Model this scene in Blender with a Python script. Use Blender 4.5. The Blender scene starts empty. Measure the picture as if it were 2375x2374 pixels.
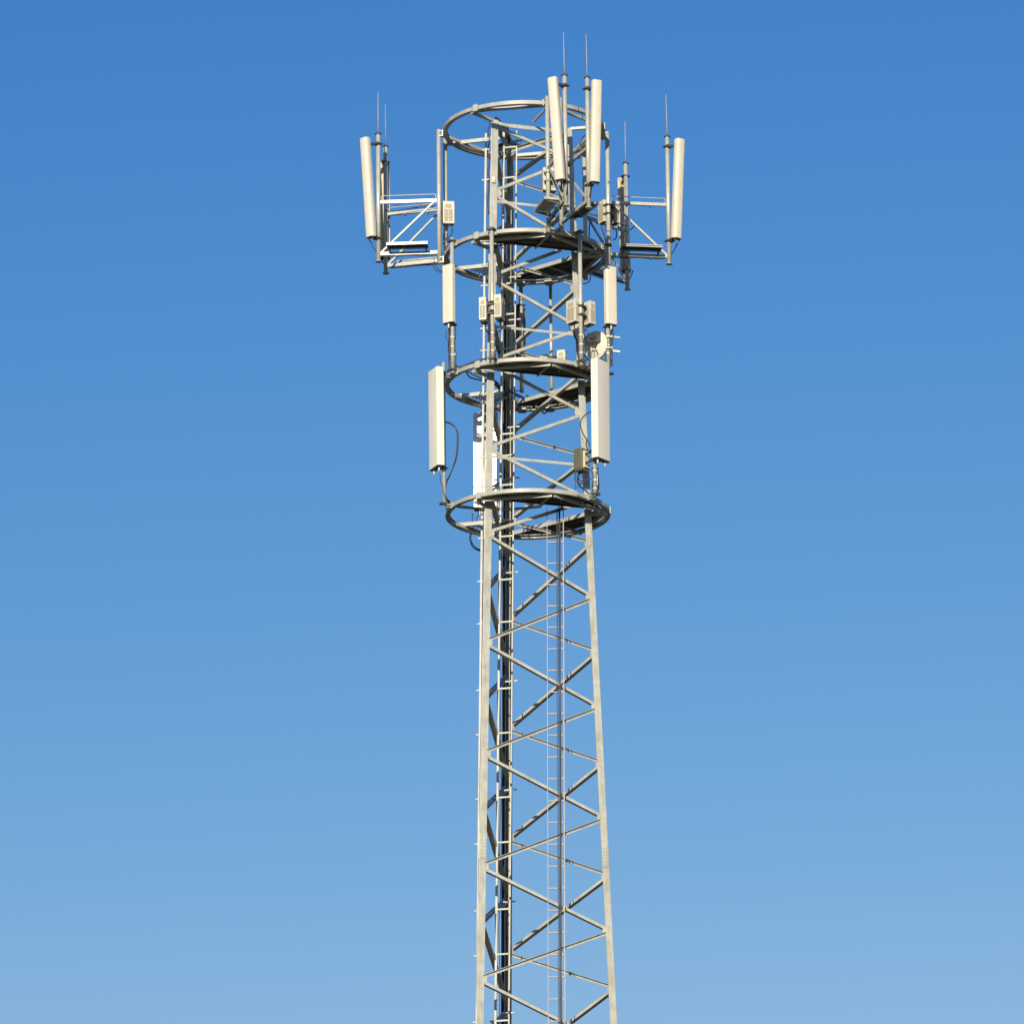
import bpy, math, random
from mathutils import Vector, Matrix
random.seed(7)
S = bpy.context.scene
R = math.radians
sin, cos, pi = math.sin, math.cos, math.pi

# ------------------------------------------------------------------ camera
CAM_D = 110.81; CAM_F = 14584.66
PITCH, YAW, ROLL = 0.294995, -0.002635, -0.009566
IW, IH = 2375.0, 2374.0
EYE = 1.7                                   # eye height above the ground
cp, sp, cy, sy = cos(PITCH), sin(PITCH), cos(YAW), sin(YAW)
FWD = Vector((sy*cp, cy*cp, sp)); _r = Vector((cy, -sy, 0)); _u = _r.cross(FWD)
RIGHT = _r*cos(ROLL) + _u*sin(ROLL); UP = -_r*sin(ROLL) + _u*cos(ROLL)
CAMPOS = Vector((0, -CAM_D, EYE))
cd = bpy.data.cameras.new('camera'); cam = bpy.data.objects.new('camera', cd)
S.collection.objects.link(cam); S.camera = cam
M3 = Matrix((RIGHT, UP, -FWD)).transposed()
cam.matrix_world = Matrix.Translation(CAMPOS) @ M3.to_4x4()
cd.sensor_fit = 'HORIZONTAL'; cd.sensor_width = 36.0; cd.lens = 36.0*CAM_F/IW
cd.clip_start = 1.0; cd.clip_end = 6000.0

# ------------------------------------------------------------------ sky and sun
SUN_EL, SUN_AZ = 14.0, 189.4                # azimuth clockwise from +Y: behind the camera, a little left
w = bpy.data.worlds.new('World'); S.world = w; w.use_nodes = True
nt = w.node_tree; nt.nodes.clear()
out = nt.nodes.new('ShaderNodeOutputWorld'); bg = nt.nodes.new('ShaderNodeBackground')
sky = nt.nodes.new('ShaderNodeTexSky'); sky.sky_type = 'NISHITA'; sky.sun_disc = False
sky.sun_elevation = R(SUN_EL); sky.sun_rotation = R(SUN_AZ)
sky.air_density = 1.5; sky.dust_density = 0.3; sky.ozone_density = 4.0; sky.altitude = 300
bg.inputs['Strength'].default_value = 0.10
# deepen the blue of the sky as the photograph's film response does (per channel, whole dome)
sep = nt.nodes.new('ShaderNodeSeparateColor'); com = nt.nodes.new('ShaderNodeCombineColor'); nt.links.new(sky.outputs[0], sep.inputs[0])
for ci, (pw, ml, mxv) in enumerate(((2.80, 0.1745, 3.15), (1.700, 0.3600, 5.4), (0.987, 1.2850, 8.0))):
    mn = nt.nodes.new('ShaderNodeMath'); mn.operation = 'MINIMUM'; mn.inputs[1].default_value = mxv
    pn = nt.nodes.new('ShaderNodeMath'); pn.operation = 'POWER'; pn.inputs[1].default_value = pw
    mu = nt.nodes.new('ShaderNodeMath'); mu.operation = 'MULTIPLY'; mu.inputs[1].default_value = ml
    nt.links.new(sep.outputs[ci], mn.inputs[0]); nt.links.new(mn.outputs[0], pn.inputs[0]); nt.links.new(pn.outputs[0], mu.inputs[0]); nt.links.new(mu.outputs[0], com.inputs[ci])
nt.links.new(com.outputs[0], bg.inputs[0]); nt.links.new(bg.outputs[0], out.inputs[0])
sl = bpy.data.lights.new('sun', 'SUN'); sl.energy = 4.9; sl.angle = R(0.53); sl.color = (1.0, 0.915, 0.735)
sun = bpy.data.objects.new('sun', sl); S.collection.objects.link(sun)
sd = Vector((sin(R(SUN_AZ))*cos(R(SUN_EL)), cos(R(SUN_AZ))*cos(R(SUN_EL)), sin(R(SUN_EL))))
sun.rotation_euler = sd.to_track_quat('Z', 'Y').to_euler(); sun.location = sd*60 + Vector((0, 0, 40))
S.view_settings.view_transform = 'Standard'; S.view_settings.look = 'None'
S.view_settings.exposure = 0.0; S.view_settings.gamma = 1.0
S.render.engine = 'CYCLES'

# ------------------------------------------------------------------ materials
def mat(name, col, rough=0.5, metal=0.0, var=0.08, scale=6.0, bump=0.0, streak=0.0, spec=0.5):
    m = bpy.data.materials.new(name); m.use_nodes = True; n = m.node_tree; L = n.links
    p = n.nodes['Principled BSDF']
    p.inputs['Roughness'].default_value = rough; p.inputs['Metallic'].default_value = metal
    p.inputs['Specular IOR Level'].default_value = spec
    tc = n.nodes.new('ShaderNodeTexCoord')
    nz = n.nodes.new('ShaderNodeTexNoise'); nz.inputs['Scale'].default_value = scale
    nz.inputs['Detail'].default_value = 6; L.new(tc.outputs['Object'], nz.inputs['Vector'])
    cr = n.nodes.new('ShaderNodeValToRGB')
    lo = [c*(1-var*1.6) for c in col]; hi = [min(1, c*(1+var)) for c in col]
    cr.color_ramp.elements[0].position = 0.3; cr.color_ramp.elements[1].position = 0.7
    cr.color_ramp.elements[0].color = (*lo, 1); cr.color_ramp.elements[1].color = (*hi, 1)
    L.new(nz.outputs['Fac'], cr.inputs[0]); last = cr.outputs[0]
    if streak:
        mp = n.nodes.new('ShaderNodeMapping'); mp.inputs['Scale'].default_value = (60, 60, 1.6)
        L.new(tc.outputs['Object'], mp.inputs[0])
        n2 = n.nodes.new('ShaderNodeTexNoise'); n2.inputs['Scale'].default_value = 1.0; n2.inputs['Detail'].default_value = 4
        L.new(mp.outputs[0], n2.inputs['Vector'])
        r2 = n.nodes.new('ShaderNodeValToRGB'); r2.color_ramp.elements[0].position = 0.35; r2.color_ramp.elements[1].position = 0.62
        r2.color_ramp.elements[0].color = (1-streak, 1-streak*1.1, 1-streak*1.25, 1); r2.color_ramp.elements[1].color = (1, 1, 1, 1)
        L.new(n2.outputs['Fac'], r2.inputs[0])
        mx = n.nodes.new('ShaderNodeMix'); mx.data_type = 'RGBA'; mx.blend_type = 'MULTIPLY'; mx.inputs[0].default_value = 1
        L.new(last, mx.inputs[6]); L.new(r2.outputs[0], mx.inputs[7]); last = mx.outputs[2]
    L.new(last, p.inputs['Base Color'])
    if var:
        mr = n.nodes.new('ShaderNodeMapRange'); mr.inputs[3].default_value = max(0.05, rough-0.08); mr.inputs[4].default_value = rough+0.10
        L.new(nz.outputs['Fac'], mr.inputs[0]); L.new(mr.outputs[0], p.inputs['Roughness'])
    if bump:
        b = n.nodes.new('ShaderNodeBump'); b.inputs['Strength'].default_value = bump; b.inputs['Distance'].default_value = 0.004
        L.new(nz.outputs['Fac'], b.inputs['Height']); L.new(b.outputs[0], p.inputs['Normal'])
    return m
STEEL = mat('galvanised_steel', (0.535, 0.52, 0.445), 0.48, 0.08, 0.12, 5, 0.1, 0.16)
RING = mat('coated_ring_steel', (0.47, 0.455, 0.38), 0.5, 0.05, 0.10, 6, 0.0, 0.08); RING.node_tree.nodes['Principled BSDF'].inputs['Coat Weight'].default_value = 0.35; RING.node_tree.nodes['Principled BSDF'].inputs['Coat Roughness'].default_value = 0.08
THIN = mat('thin_ladder_steel', (0.24, 0.205, 0.20), 0.45, 0.1, 0.08, 6)
ZINC = mat('bright_zinc_steel', (0.56, 0.53, 0.45), 0.38, 0.12, 0.07, 6, 0.1, 0.06)
GLINT = mat('sun_glare_steel', (0.60, 0.60, 0.58), 0.46, 0.55, 0.05, 6, 0.05, 0.05)  # sun glare put into the material: paler, more metallic than the other arms
POLE = mat('pole_steel', (0.55, 0.535, 0.45), 0.36, 0.10, 0.07, 8, 0.1, 0.08)
HARD = mat('weathered_clamp_steel', (0.13, 0.125, 0.115), 0.55, 0.4, 0.3, 30)
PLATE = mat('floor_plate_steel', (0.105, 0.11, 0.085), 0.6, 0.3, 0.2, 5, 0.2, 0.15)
RAD = mat('cream_radome', (0.76, 0.70, 0.575), 0.6, 0.0, 0.04, 18, 0.2, 0.07)
RADW = mat('white_radome', (0.90, 0.835, 0.665), 0.30, 0.0, 0.03, 5, 0.0, 0.04)
RADL = mat('pale_radome', (0.77, 0.70, 0.56), 0.45, 0.0, 0.03, 5, 0.0, 0.05)
ALU = mat('bare_aluminium', (0.82, 0.82, 0.80), 0.42, 0.85, 0.06, 4, 0.05)
BACK = mat('antenna_back', (0.62, 0.52, 0.34), 0.5, 0.3, 0.10, 8, 0.0, 0.1)
CAP = mat('end_cap_plastic', (0.10, 0.095, 0.085), 0.6, 0, 0.2, 20)
BOX = mat('radio_housing', (0.67, 0.63, 0.50), 0.5, 0.0, 0.06, 10, 0.0, 0.10)
FIN = mat('cooling_fin', (0.22, 0.21, 0.135), 0.5, 0.4, 0.1, 10)
VENT = mat('vent_grille', (0.43, 0.39, 0.29), 0.7, 0, 0.12, 60)
RUB = mat('black_cable', (0.022, 0.023, 0.026), 0.42, 0, 0.3, 30)
GREYC = mat('grey_cable', (0.30, 0.28, 0.25), 0.5, 0, 0.2, 30)
CONN = mat('connector_sleeve', (0.72, 0.69, 0.60), 0.4, 0.1, 0.1, 30)
COPPER = mat('rod_metal', (0.52, 0.42, 0.44), 0.5, 0.1, 0.1, 20)
YEL = mat('yellow_tag', (0.70, 0.55, 0.08), 0.5, 0, 0.1, 20)
WHT = mat('white_tag', (0.80, 0.79, 0.74), 0.4, 0, 0.05, 20)
OCH = mat('waveguide_flange', (0.55, 0.36, 0.16), 0.5, 0.2, 0.2, 30)
GRASS = mat('dry_grass', (0.13, 0.115, 0.055), 0.95, 0, 0.35, 0.4, 0.3)
CONC = mat('concrete', (0.36, 0.35, 0.32), 0.9, 0, 0.15, 3, 0.3)

# ------------------------------------------------------------------ mesh builder
class MB:
    def __init__(s): s.v = []; s.f = []; s.sm = []
    def add(s, vs, fs, smooth=False):
        o = len(s.v); s.v += [Vector(a) for a in vs]; s.f += [tuple(i+o for i in f) for f in fs]; s.sm += [smooth]*len(fs)
    def hexa(s, c, a, b, d):
        c, a, b, d = Vector(c), Vector(a), Vector(b), Vector(d)
        if a.cross(b).dot(d) < 0: a = -a
        vs = [c+a*x+b*y+d*z for z in (-1, 1) for y in (-1, 1) for x in (-1, 1)]
        s.add(vs, [(0, 2, 3, 1), (4, 5, 7, 6), (0, 1, 5, 4), (2, 6, 7, 3), (0, 4, 6, 2), (1, 3, 7, 5)])
    def beam(s, p, q, wd, ht, side=None):
        """rectangular bar from p to q; side = direction of the width"""
        p, q = Vector(p), Vector(q); a = (q-p); ln = a.length; a.normalize()
        if side is None:
            side = a.cross(Vector((0, 0, 1)))
            if side.length < 0.05: side = Vector((1, 0, 0))
        side = Vector(side); side = (side - a*side.dot(a)).normalized(); up = a.cross(side)
        s.hexa((p+q)/2, a*ln/2, side*wd/2, up*ht/2)
    def tube(s, pts, r, n=10, cap=True, r2=None):
        pts = [Vector(p) for p in pts]; m = len(pts); rings = []
        t = (pts[1]-pts[0]).normalized(); ref = t.cross(Vector((0.13, 0.97, 0.21)))
        if ref.length < 0.1: ref = t.cross(Vector((1, 0, 0)))
        ref.normalize(); vs = []
        for i, p in enumerate(pts):
            if i == 0: t = pts[1]-pts[0]
            elif i == m-1: t = pts[-1]-pts[-2]
            else: t = (pts[i+1]-pts[i]).normalized() + (pts[i]-pts[i-1]).normalized()
            t.normalize(); ref = (ref - t*ref.dot(t)).normalized(); b = t.cross(ref)
            rr = r if r2 is None else r + (r2-r)*i/(m-1)
            vs += [p + (ref*cos(2*pi*k/n) + b*sin(2*pi*k/n))*rr for k in range(n)]
        fs = [(i*n+k, i*n+(k+1) % n, (i+1)*n+(k+1) % n, (i+1)*n+k) for i in range(m-1) for k in range(n)]
        o = len(s.v); s.add(vs, fs, True)
        if cap:
            s.f += [tuple(o+k for k in reversed(range(n))), tuple(o+(m-1)*n+k for k in range(n))]; s.sm += [False, False]
    def prism(s, poly, c, ex, ey, ez, smooth=False):
        """closed 2D outline (x,y) extruded along ez (full vector), centred on c"""
        c, ex, ey, ez = Vector(c), Vector(ex), Vector(ey), Vector(ez); n = len(poly)
        vs = [c+ex*x+ey*y-ez/2 for x, y in poly] + [c+ex*x+ey*y+ez/2 for x, y in poly]
        s.add(vs, [(k, (k+1) % n, n+(k+1) % n, n+k) for k in range(n)], smooth)
        s.add(vs, [tuple(reversed(range(n))), tuple(range(n, 2*n))])
    def build(s, name, m, parent=None):
        me = bpy.data.meshes.new(name); org = parent.location if parent is not None else Vector((0, 0, 0))
        o = bpy.data.objects.new(name, me); S.collection.objects.link(o)
        if parent is not None:
            base = Vector((0, 0, 0)); q = parent
            while q is not None: base += q.location; q = q.parent
            o.parent = parent
        else:
            base = sum(s.v, Vector((0, 0, 0)))/len(s.v); base.z = min(v.z for v in s.v); o.location = base
        me.from_pydata([v-base for v in s.v], [], s.f); me.update()
        for p_, f in zip(me.polygons, s.sm): p_.use_smooth = f
        me.materials.append(m)
        return o
def tag(o, label=None, cat=None, group=None, kind=None):
    if label: o['label'] = label
    if cat: o['category'] = cat
    if group: o['group'] = group
    if kind: o['kind'] = kind
    return o
def empty(name, loc, label, cat, group=None):
    o = bpy.data.objects.new(name, None); o.location = loc; S.collection.objects.link(o)
    o.empty_display_size = 0.2
    return tag(o, label, cat, group)
def smooth_path(pts, n=6):
    P = [Vector(p) for p in pts]; P = [P[0]*2-P[1]] + P + [P[-1]*2-P[-2]]; o = []
    for i in range(1, len(P)-2):
        for k in range(n):
            t = k/n; a, b, c, d = P[i-1], P[i], P[i+1], P[i+2]
            o.append(0.5*((2*b)+(c-a)*t+(2*a-5*b+4*c-d)*t*t+(3*b-a-3*c+d)*t**3))
    o.append(P[-2]); return o
def at(px, py, Y):
    """surveyed point: sight line through a photo point, cut at the known distance plane y=Y"""
    d = FWD + RIGHT*((px-IW/2)/CAM_F) + UP*((IH/2-py)/CAM_F)
    return CAMPOS + d*((Y+CAM_D)/d.y)
def zat(py, X, Y):
    lo, hi = 0.0, 60.0
    for _ in range(50):
        m = (lo+hi)/2; d = Vector((X, Y, m))-CAMPOS
        y = IH/2 - CAM_F*d.dot(UP)/d.dot(FWD)
        if y > py: lo = m
        else: hi = m
    return (lo+hi)/2
def pol(r, a, z=0.0): return Vector((r*cos(R(a)), r*sin(R(a)), z))
Z = Vector((0, 0, 1))

# ------------------------------------------------------------------ ground
g = MB(); N = 40; E_ = 3000.0
for i in range(N+1):
    for j in range(N+1):
        x = -E_ + 2*E_*i/N; y = -E_ + 2*E_*j/N; g.v.append(Vector((x, y, 0)))
g.f = [(i*(N+1)+j, (i+1)*(N+1)+j, (i+1)*(N+1)+j+1, i*(N+1)+j+1) for i in range(N) for j in range(N)]; g.sm = [False]*len(g.f)
go = g.build('ground', GRASS); tag(go, kind='structure')

# ------------------------------------------------------------------ lattice tower
Z4 = 33.62364 + EYE; SP = 2.50637
ZR = {1: Z4+3*SP, 2: Z4+2*SP, 3: Z4+SP, 4: Z4}
LEG = {'L': -131.0, 'R': -11.0, 'B': 109.0}
def rleg(z): return 1.127 - 0.0362*(z-Z4) + 0.055
def lp(k, z): return pol(rleg(z), LEG[k], z)
TOPZ = Z4 + 7.49
tower = empty('lattice_tower', (0, 0, 0), 'tall three-legged grey steel lattice mast with zigzag bracing that carries everything', 'tower')
FACES = [('L', 'R'), ('R', 'B'), ('B', 'L')]
def fn(a, b):           # outward normal of a face
    m = (pol(1, LEG[a])+pol(1, LEG[b])); m.normalize(); return m
for k, others in (('L', 'RB'), ('R', 'BL'), ('B', 'LR')):
    m = MB(); b0, t0 = lp(k, 0.3), lp(k, TOPZ)
    for o in others:
        d = (pol(1, LEG[o])-pol(1, LEG[k])).normalized(); nn = fn(k, o)
        ax = (t0-b0); ww = 0.130
        m.hexa((b0+t0)/2 + d*ww/2, ax/2, d*ww/2, nn*0.007)
    # splice plates and bolt rows
    for dz in (-12.2, -6.5, -0.45, 4.95):
        for o in others:
            d = (pol(1, LEG[o])-pol(1, LEG[k])).normalized(); nn = fn(k, o)
            c = lp(k, Z4+dz) + d*0.072 + nn*0.0125
            m.hexa(c, (t0-b0).normalized()*0.26, d*0.055, nn*0.0055)
            for q in range(8):
                for e in (-1, 1):
                    cc = c + (t0-b0).normalized()*(-0.22+q*0.063) + d*0.027*e + nn*0.0095
                    m.tube([cc-nn*0.004, cc+nn*0.008], 0.010, 6)
    for q in range(60):     # single bolts along the leg
        z = Z4 - 11 + q*0.31
        if z > TOPZ-0.1: break
        o = others[0]; d = (pol(1, LEG[o])-pol(1, LEG[k])).normalized(); nn = fn(k, o)
        cc = lp(k, z) + d*0.085 + nn*0.007; m.tube([cc, cc+nn*0.009], 0.008, 6)
    m.build('leg', STEEL, tower)
A_LV = [7.40, 6.04, 4.37, 2.70, 1.03, -0.62, -2.70, -4.80, -6.90, -8.98, -11.2, -15.0, -20.0, -26.0, -33.0]
B_LV = [6.87, 5.20, 3.53, 1.87, 0.20, -1.68, -3.76, -5.84, -7.94, -10.1, -13.0, -17.4, -23.0, -29.6]
def bolt(m, c, nn, r=0.011): m.tube([c, c+nn*0.014], r, 6)
def brace(a, za, b, zb, nn, low):
    p, q = lp(a, Z4+za), lp(b, Z4+zb); d = (q-p).normalized()
    p = p + d*0.13; q = q - d*0.13
    up_dn = Z4+za
    sc = 1.0 if za < 0 else 0.92
    wv = (0.052 if low else 0.057)*sc; aw = nn if nn.y > 0 else -nn
    upper_front = za > -0.7 and zb > -0.7 and nn.y < 0
    v = nn.cross(d); v = v if v.z > 0 else -v
    off = -nn*0.012
    m = MB(); m.hexa((p+q)/2+off, d*(q-p).length/2, v*wv/2, nn*0.0035)
    fd = 0.042 if low else 0.022
    if (a, b) in (('B', 'L'), ('L', 'B')) and abs(nn.x) > 0.9: wv, fd, low, aw = 0.075*sc, 0.050, True, -nn
    if upper_front: wv, fd, low = 0.064, 0.016, True
    # angle section: second leg at the lower edge points away, at the upper edge points towards the approach side
    if low: m.hexa((p+q)/2+off + aw*(0.0035+fd) - v*(wv/2-0.0035), d*(q-p).length/2, aw*fd, v*0.0035)
    else:   m.hexa((p+q)/2+off - aw*(0.0035+fd) + v*(wv/2-0.0035), d*(q-p).length/2, aw*fd, v*0.0035)
    for e in (0.04, 0.11):
        bolt(m, p+d*e+off+nn*0.0035, nn); bolt(m, q-d*e+off+nn*0.0035, nn)
    m.build('brace', STEEL, tower)
for fi, (a, b) in enumerate(FACES):
    nn = fn(a, b)
    # on every face leg a carries the A levels and leg b the B levels
    for i in range(len(B_LV)):
        brace(a, A_LV[i], b, B_LV[i], nn, True)
        brace(b, B_LV[i], a, A_LV[i+1], nn, False)
    for lv, leg_, oth in [(z, a, b) for z in A_LV[:11]] + [(z, b, a) for z in B_LV[:10]]:
        d = (pol(1, LEG[oth])-pol(1, LEG[leg_])).normalized(); c = lp(leg_, Z4+lv)
        s_ = 1.25 if lv > 0 else 1.05
        m = MB(); up = (lp(leg_, Z4+lv+1)-c).normalized()
        poly = [(0.10, -0.075), (0.165*s_, -0.055), (0.18*s_, 0.0), (0.165*s_, 0.055), (0.10, 0.075)]
        m.prism(poly, c-nn*0.005+Vector((0, 0, 0)), d, up, nn*0.008)
        m.build('gusset_plate', STEEL, tower)
for dz in (7.41, 5.87, 3.40, 0.86):
    for (a, b) in (FACES if dz > 7 else FACES[:1]):
        nn = fn(a, b); p, q = lp(a, Z4+dz), lp(b, Z4+dz); d = (q-p).normalized()
        m = MB(); p += d*0.05; q -= d*0.05
        hh = 0.035 if dz > 7 else 0.024
        m.hexa((p+q)/2-nn*0.012, d*(q-p).length/2, Z*hh, nn*0.004); m.hexa((p+q)/2-nn*0.045+Z*hh*0.9, d*(q-p).length/2, nn*0.028, Z*0.003)
        m.build('horizontal_strut', STEEL, tower)
m = MB(); c = lp('L', zat(421, -0.6, -0.65)) + Vector((0.05, -0.03, 0))
m.hexa(c, Vector((0.035, 0.012, 0)), Z*0.055, fn('L', 'R')*0.002); m.build('warning_sticker', WHT, tower)
m = MB(); c2 = c - Z*0.02 - fn('L', 'R')*-0.0035; m.hexa(c2, Vector((0.03, 0.01, 0)), Z*0.016, fn('L', 'R')*0.0015); m.build('warning_sticker', YEL, tower)

# footings
for k in LEG:
    p = lp(k, 0.0); m = MB(); m.hexa((p.x, p.y, 0.14), (0.55, 0, 0), (0, 0.55, 0), (0, 0, 0.16)); m.hexa((p.x, p.y, 0.36), (0.3, 0, 0), (0, 0.3, 0), (0, 0, 0.06))
    o = m.build('concrete_footing', CONC)
    tag(o, {'L': 'square concrete footing under the near left leg of the lattice mast', 'R': 'square concrete footing under the right leg of the lattice mast', 'B': 'square concrete footing under the rear leg of the lattice mast'}[k], 'footing', 'footings of the mast')

# ------------------------------------------------------------------ access ladder in the left face
lad = empty('access_ladder', (0, 0, 0), 'access ladder of thin rails and long crossbars in the shaded left side of the mast', 'ladder')
def ladmid(z): return (lp('L', z)+lp('B', z))/2 + Vector((0, -0.2, 0))
xd = pol(1, -14)
for off, rad, yy in ((-0.27, 0.019, 0), (0.075, 0.021, 0), (0.325, 0.012, 0.0)):
    m = MB(); pts = [ladmid(0.4)+xd*off]
    zt = Z4 + 7.45
    pts = [ladmid(z)+xd*off for z in (0.4, Z4, zt)]
    for p_, q_ in zip(pts, pts[1:]): m.beam(p_, q_, rad*2, rad*1.5, xd)
    m.build('rail', STEEL, lad)
bars = [1345, 1443, 1597, 1700, 1849, 1953, 2108, 2212, 2366, 1245, 1126, 1058, 1008]
bars = bars + [810, 759, 731, 660, 611, 563, 415, 345]
for i, py in enumerate(bars):
    z = zat(py, -0.6, -0.1); c = ladmid(z)
    m = MB(); m.beam(c-xd*0.03, c+xd*0.31, 0.032, 0.030); m.build('crossbar', STEEL, lad)
    m = MB(); m.beam(c-xd*0.34, c-xd*0.20, 0.032, 0.026); m.build('rail_clamp', STEEL, lad)
    if i % 2 == 0:
        z2 = z + 0.16; c = ladmid(z2)+Vector((0, 0.12, 0)); m = MB(); m.beam(c+xd*0.20, c+xd*0.43, 0.026, 0.024); m.build('crossbar', STEEL, lad)
nz_ = 0
z = 24.0
while z < Z4-10:
    c = ladmid(z); m = MB(); m.beam(c-xd*0.33, c+xd*0.32, 0.035, 0.030); m.build('crossbar', STEEL, lad); z += 0.8

# ------------------------------------------------------------------ cable ladder on the front face
cl = empty('cable_ladder', (0, 0, 0), 'narrow cable ladder of thin rails and short rungs on the front of the lower mast', 'cable ladder')
def cly(z, X=0.4):      # y just in front of the front face
    nn = fn('L', 'R'); r_ = rleg(z)*0.5; return (-(r_) - X*nn.x)/nn.y*1.0 if False else (r_ - X*nn.x)/nn.y - 0.07
def clp(px_top, px_bot, z):
    zt, zb = zat(1180, 0.4, -0.7), zat(2374, 0.5, -0.9); t = (zt-z)/(zt-zb)
    a_, b_ = at(px_top, 1180, cly(zt)), at(px_bot, 2374, cly(zb))
    X = a_.x + (b_.x-a_.x)*t; return Vector((X, cly(z, 0.45), z))
ztop = zat(1172, 0.4, -0.7)
for a_, b_, rr in ((1268.6, 1271.5, 0.0055), (1306.2, 1310.3, 0.009)):
    m = MB(); m.beam(clp(a_, b_, 1.0), clp(a_, b_, ztop), rr*2, rr*2.2, (1, 0, 0)); m.build('rail', THIN, cl)
z = zat(1202, 0.4, -0.7)
n_ = 0
while z > 2.0 and n_ < 84:
    p_, q_ = clp(1268.6, 1271.5, z), clp(1306.2, 1310.3, z)
    m = MB(); m.beam(p_+Vector((0.01, 0, 0)), q_-Vector((0.012, 0, 0)), 0.025, 0.020, (0, 1, 0)); m.hexa(q_+Vector((-0.02, -0.02, -0.005)), (0.012, 0, 0), (0, 0.012, 0), (0, 0, 0.018))
    m.build('rung', THIN, cl); z -= 0.408; n_ += 1
cab_lab = ['thin black feeder cable running down the cable ladder, leftmost of the bundle', 'black feeder cable second from the left on the cable ladder', 'thick black feeder cable in the middle of the cable ladder', 'black feeder cable rightmost in the cable ladder bundle']
for i, (a_, b_, rr) in enumerate(((1290.6, 1295.6, 0.0055), (1293.2, 1298, 0.005), (1296.8, 1300.6, 0.011), (1298.8, 1302.6, 0.007))):
    pts = []
    for k in range(60):
        z = 1.5 + (zat(1185, 0.4, -0.7)-1.5)*k/59; p_ = clp(a_, b_, z)
        pts.append(p_ + Vector((random.uniform(-1, 1)*0.004, -0.03+random.uniform(-1, 1)*0.006, 0)))
    top = zat(1190, 0.4, -0.7)
    pts += [Vector((pts[-1].x+0.01, pts[-1].y+0.05, top+0.12)), Vector((pts[-1].x+0.1+0.02*i, pts[-1].y+0.35, top+0.42))]
    m = MB(); m.tube(smooth_path(pts, 3), rr, 7); o = m.build('feeder_cable', RUB); tag(o, cab_lab[i], 'cable', 'feeder cables on the cable ladder')

# cable bundle along the rear leg, plus an added tube imitating a sunlit strip
lab = ['black feeder cable running up beside the rear leg, left side of the bundle', 'black feeder cable running up inside the angle of the rear leg', 'black feeder cable in front of the rear leg bundle', 'thin black cable weaving up between the rear leg and access ladder', 'thick black cable at the right of the rear leg bundle', 'thin pale tube added as a strip of sunlight on the dark rear leg']
SUNSTRIP = mat('painted_sun_strip', (0.50, 0.45, 0.30), 0.5, 0, 0.15, 12)  # pale colour stands in for sunlight on the rear leg
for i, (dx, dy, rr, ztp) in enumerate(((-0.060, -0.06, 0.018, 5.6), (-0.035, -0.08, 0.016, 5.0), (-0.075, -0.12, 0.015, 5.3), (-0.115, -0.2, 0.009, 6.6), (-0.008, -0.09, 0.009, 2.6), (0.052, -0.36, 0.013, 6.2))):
    pts = []; n = 50
    for k in range(n):
        z = 1.2 + (Z4+ztp-1.2)*k/(n-1); p_ = lp('B', z); wv = 0.006 if i != 3 else 0.022
        pts.append(Vector((p_.x+dx+random.uniform(-1, 1)*wv, p_.y+dy, z)))
    pts += [pts[-1]+Vector((-0.05, -0.25, 0.12)), pts[-1]+Vector((-0.1, -0.6, 0.1))]
    m = MB(); m.tube(smooth_path(pts, 3), rr, 8); tag(m.build('feeder_cable', SUNSTRIP if i == 5 else RUB), lab[i], 'cable', 'feeder cables up the rear leg')  # last tube is no feeder: added in place of a sunlit strip

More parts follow.
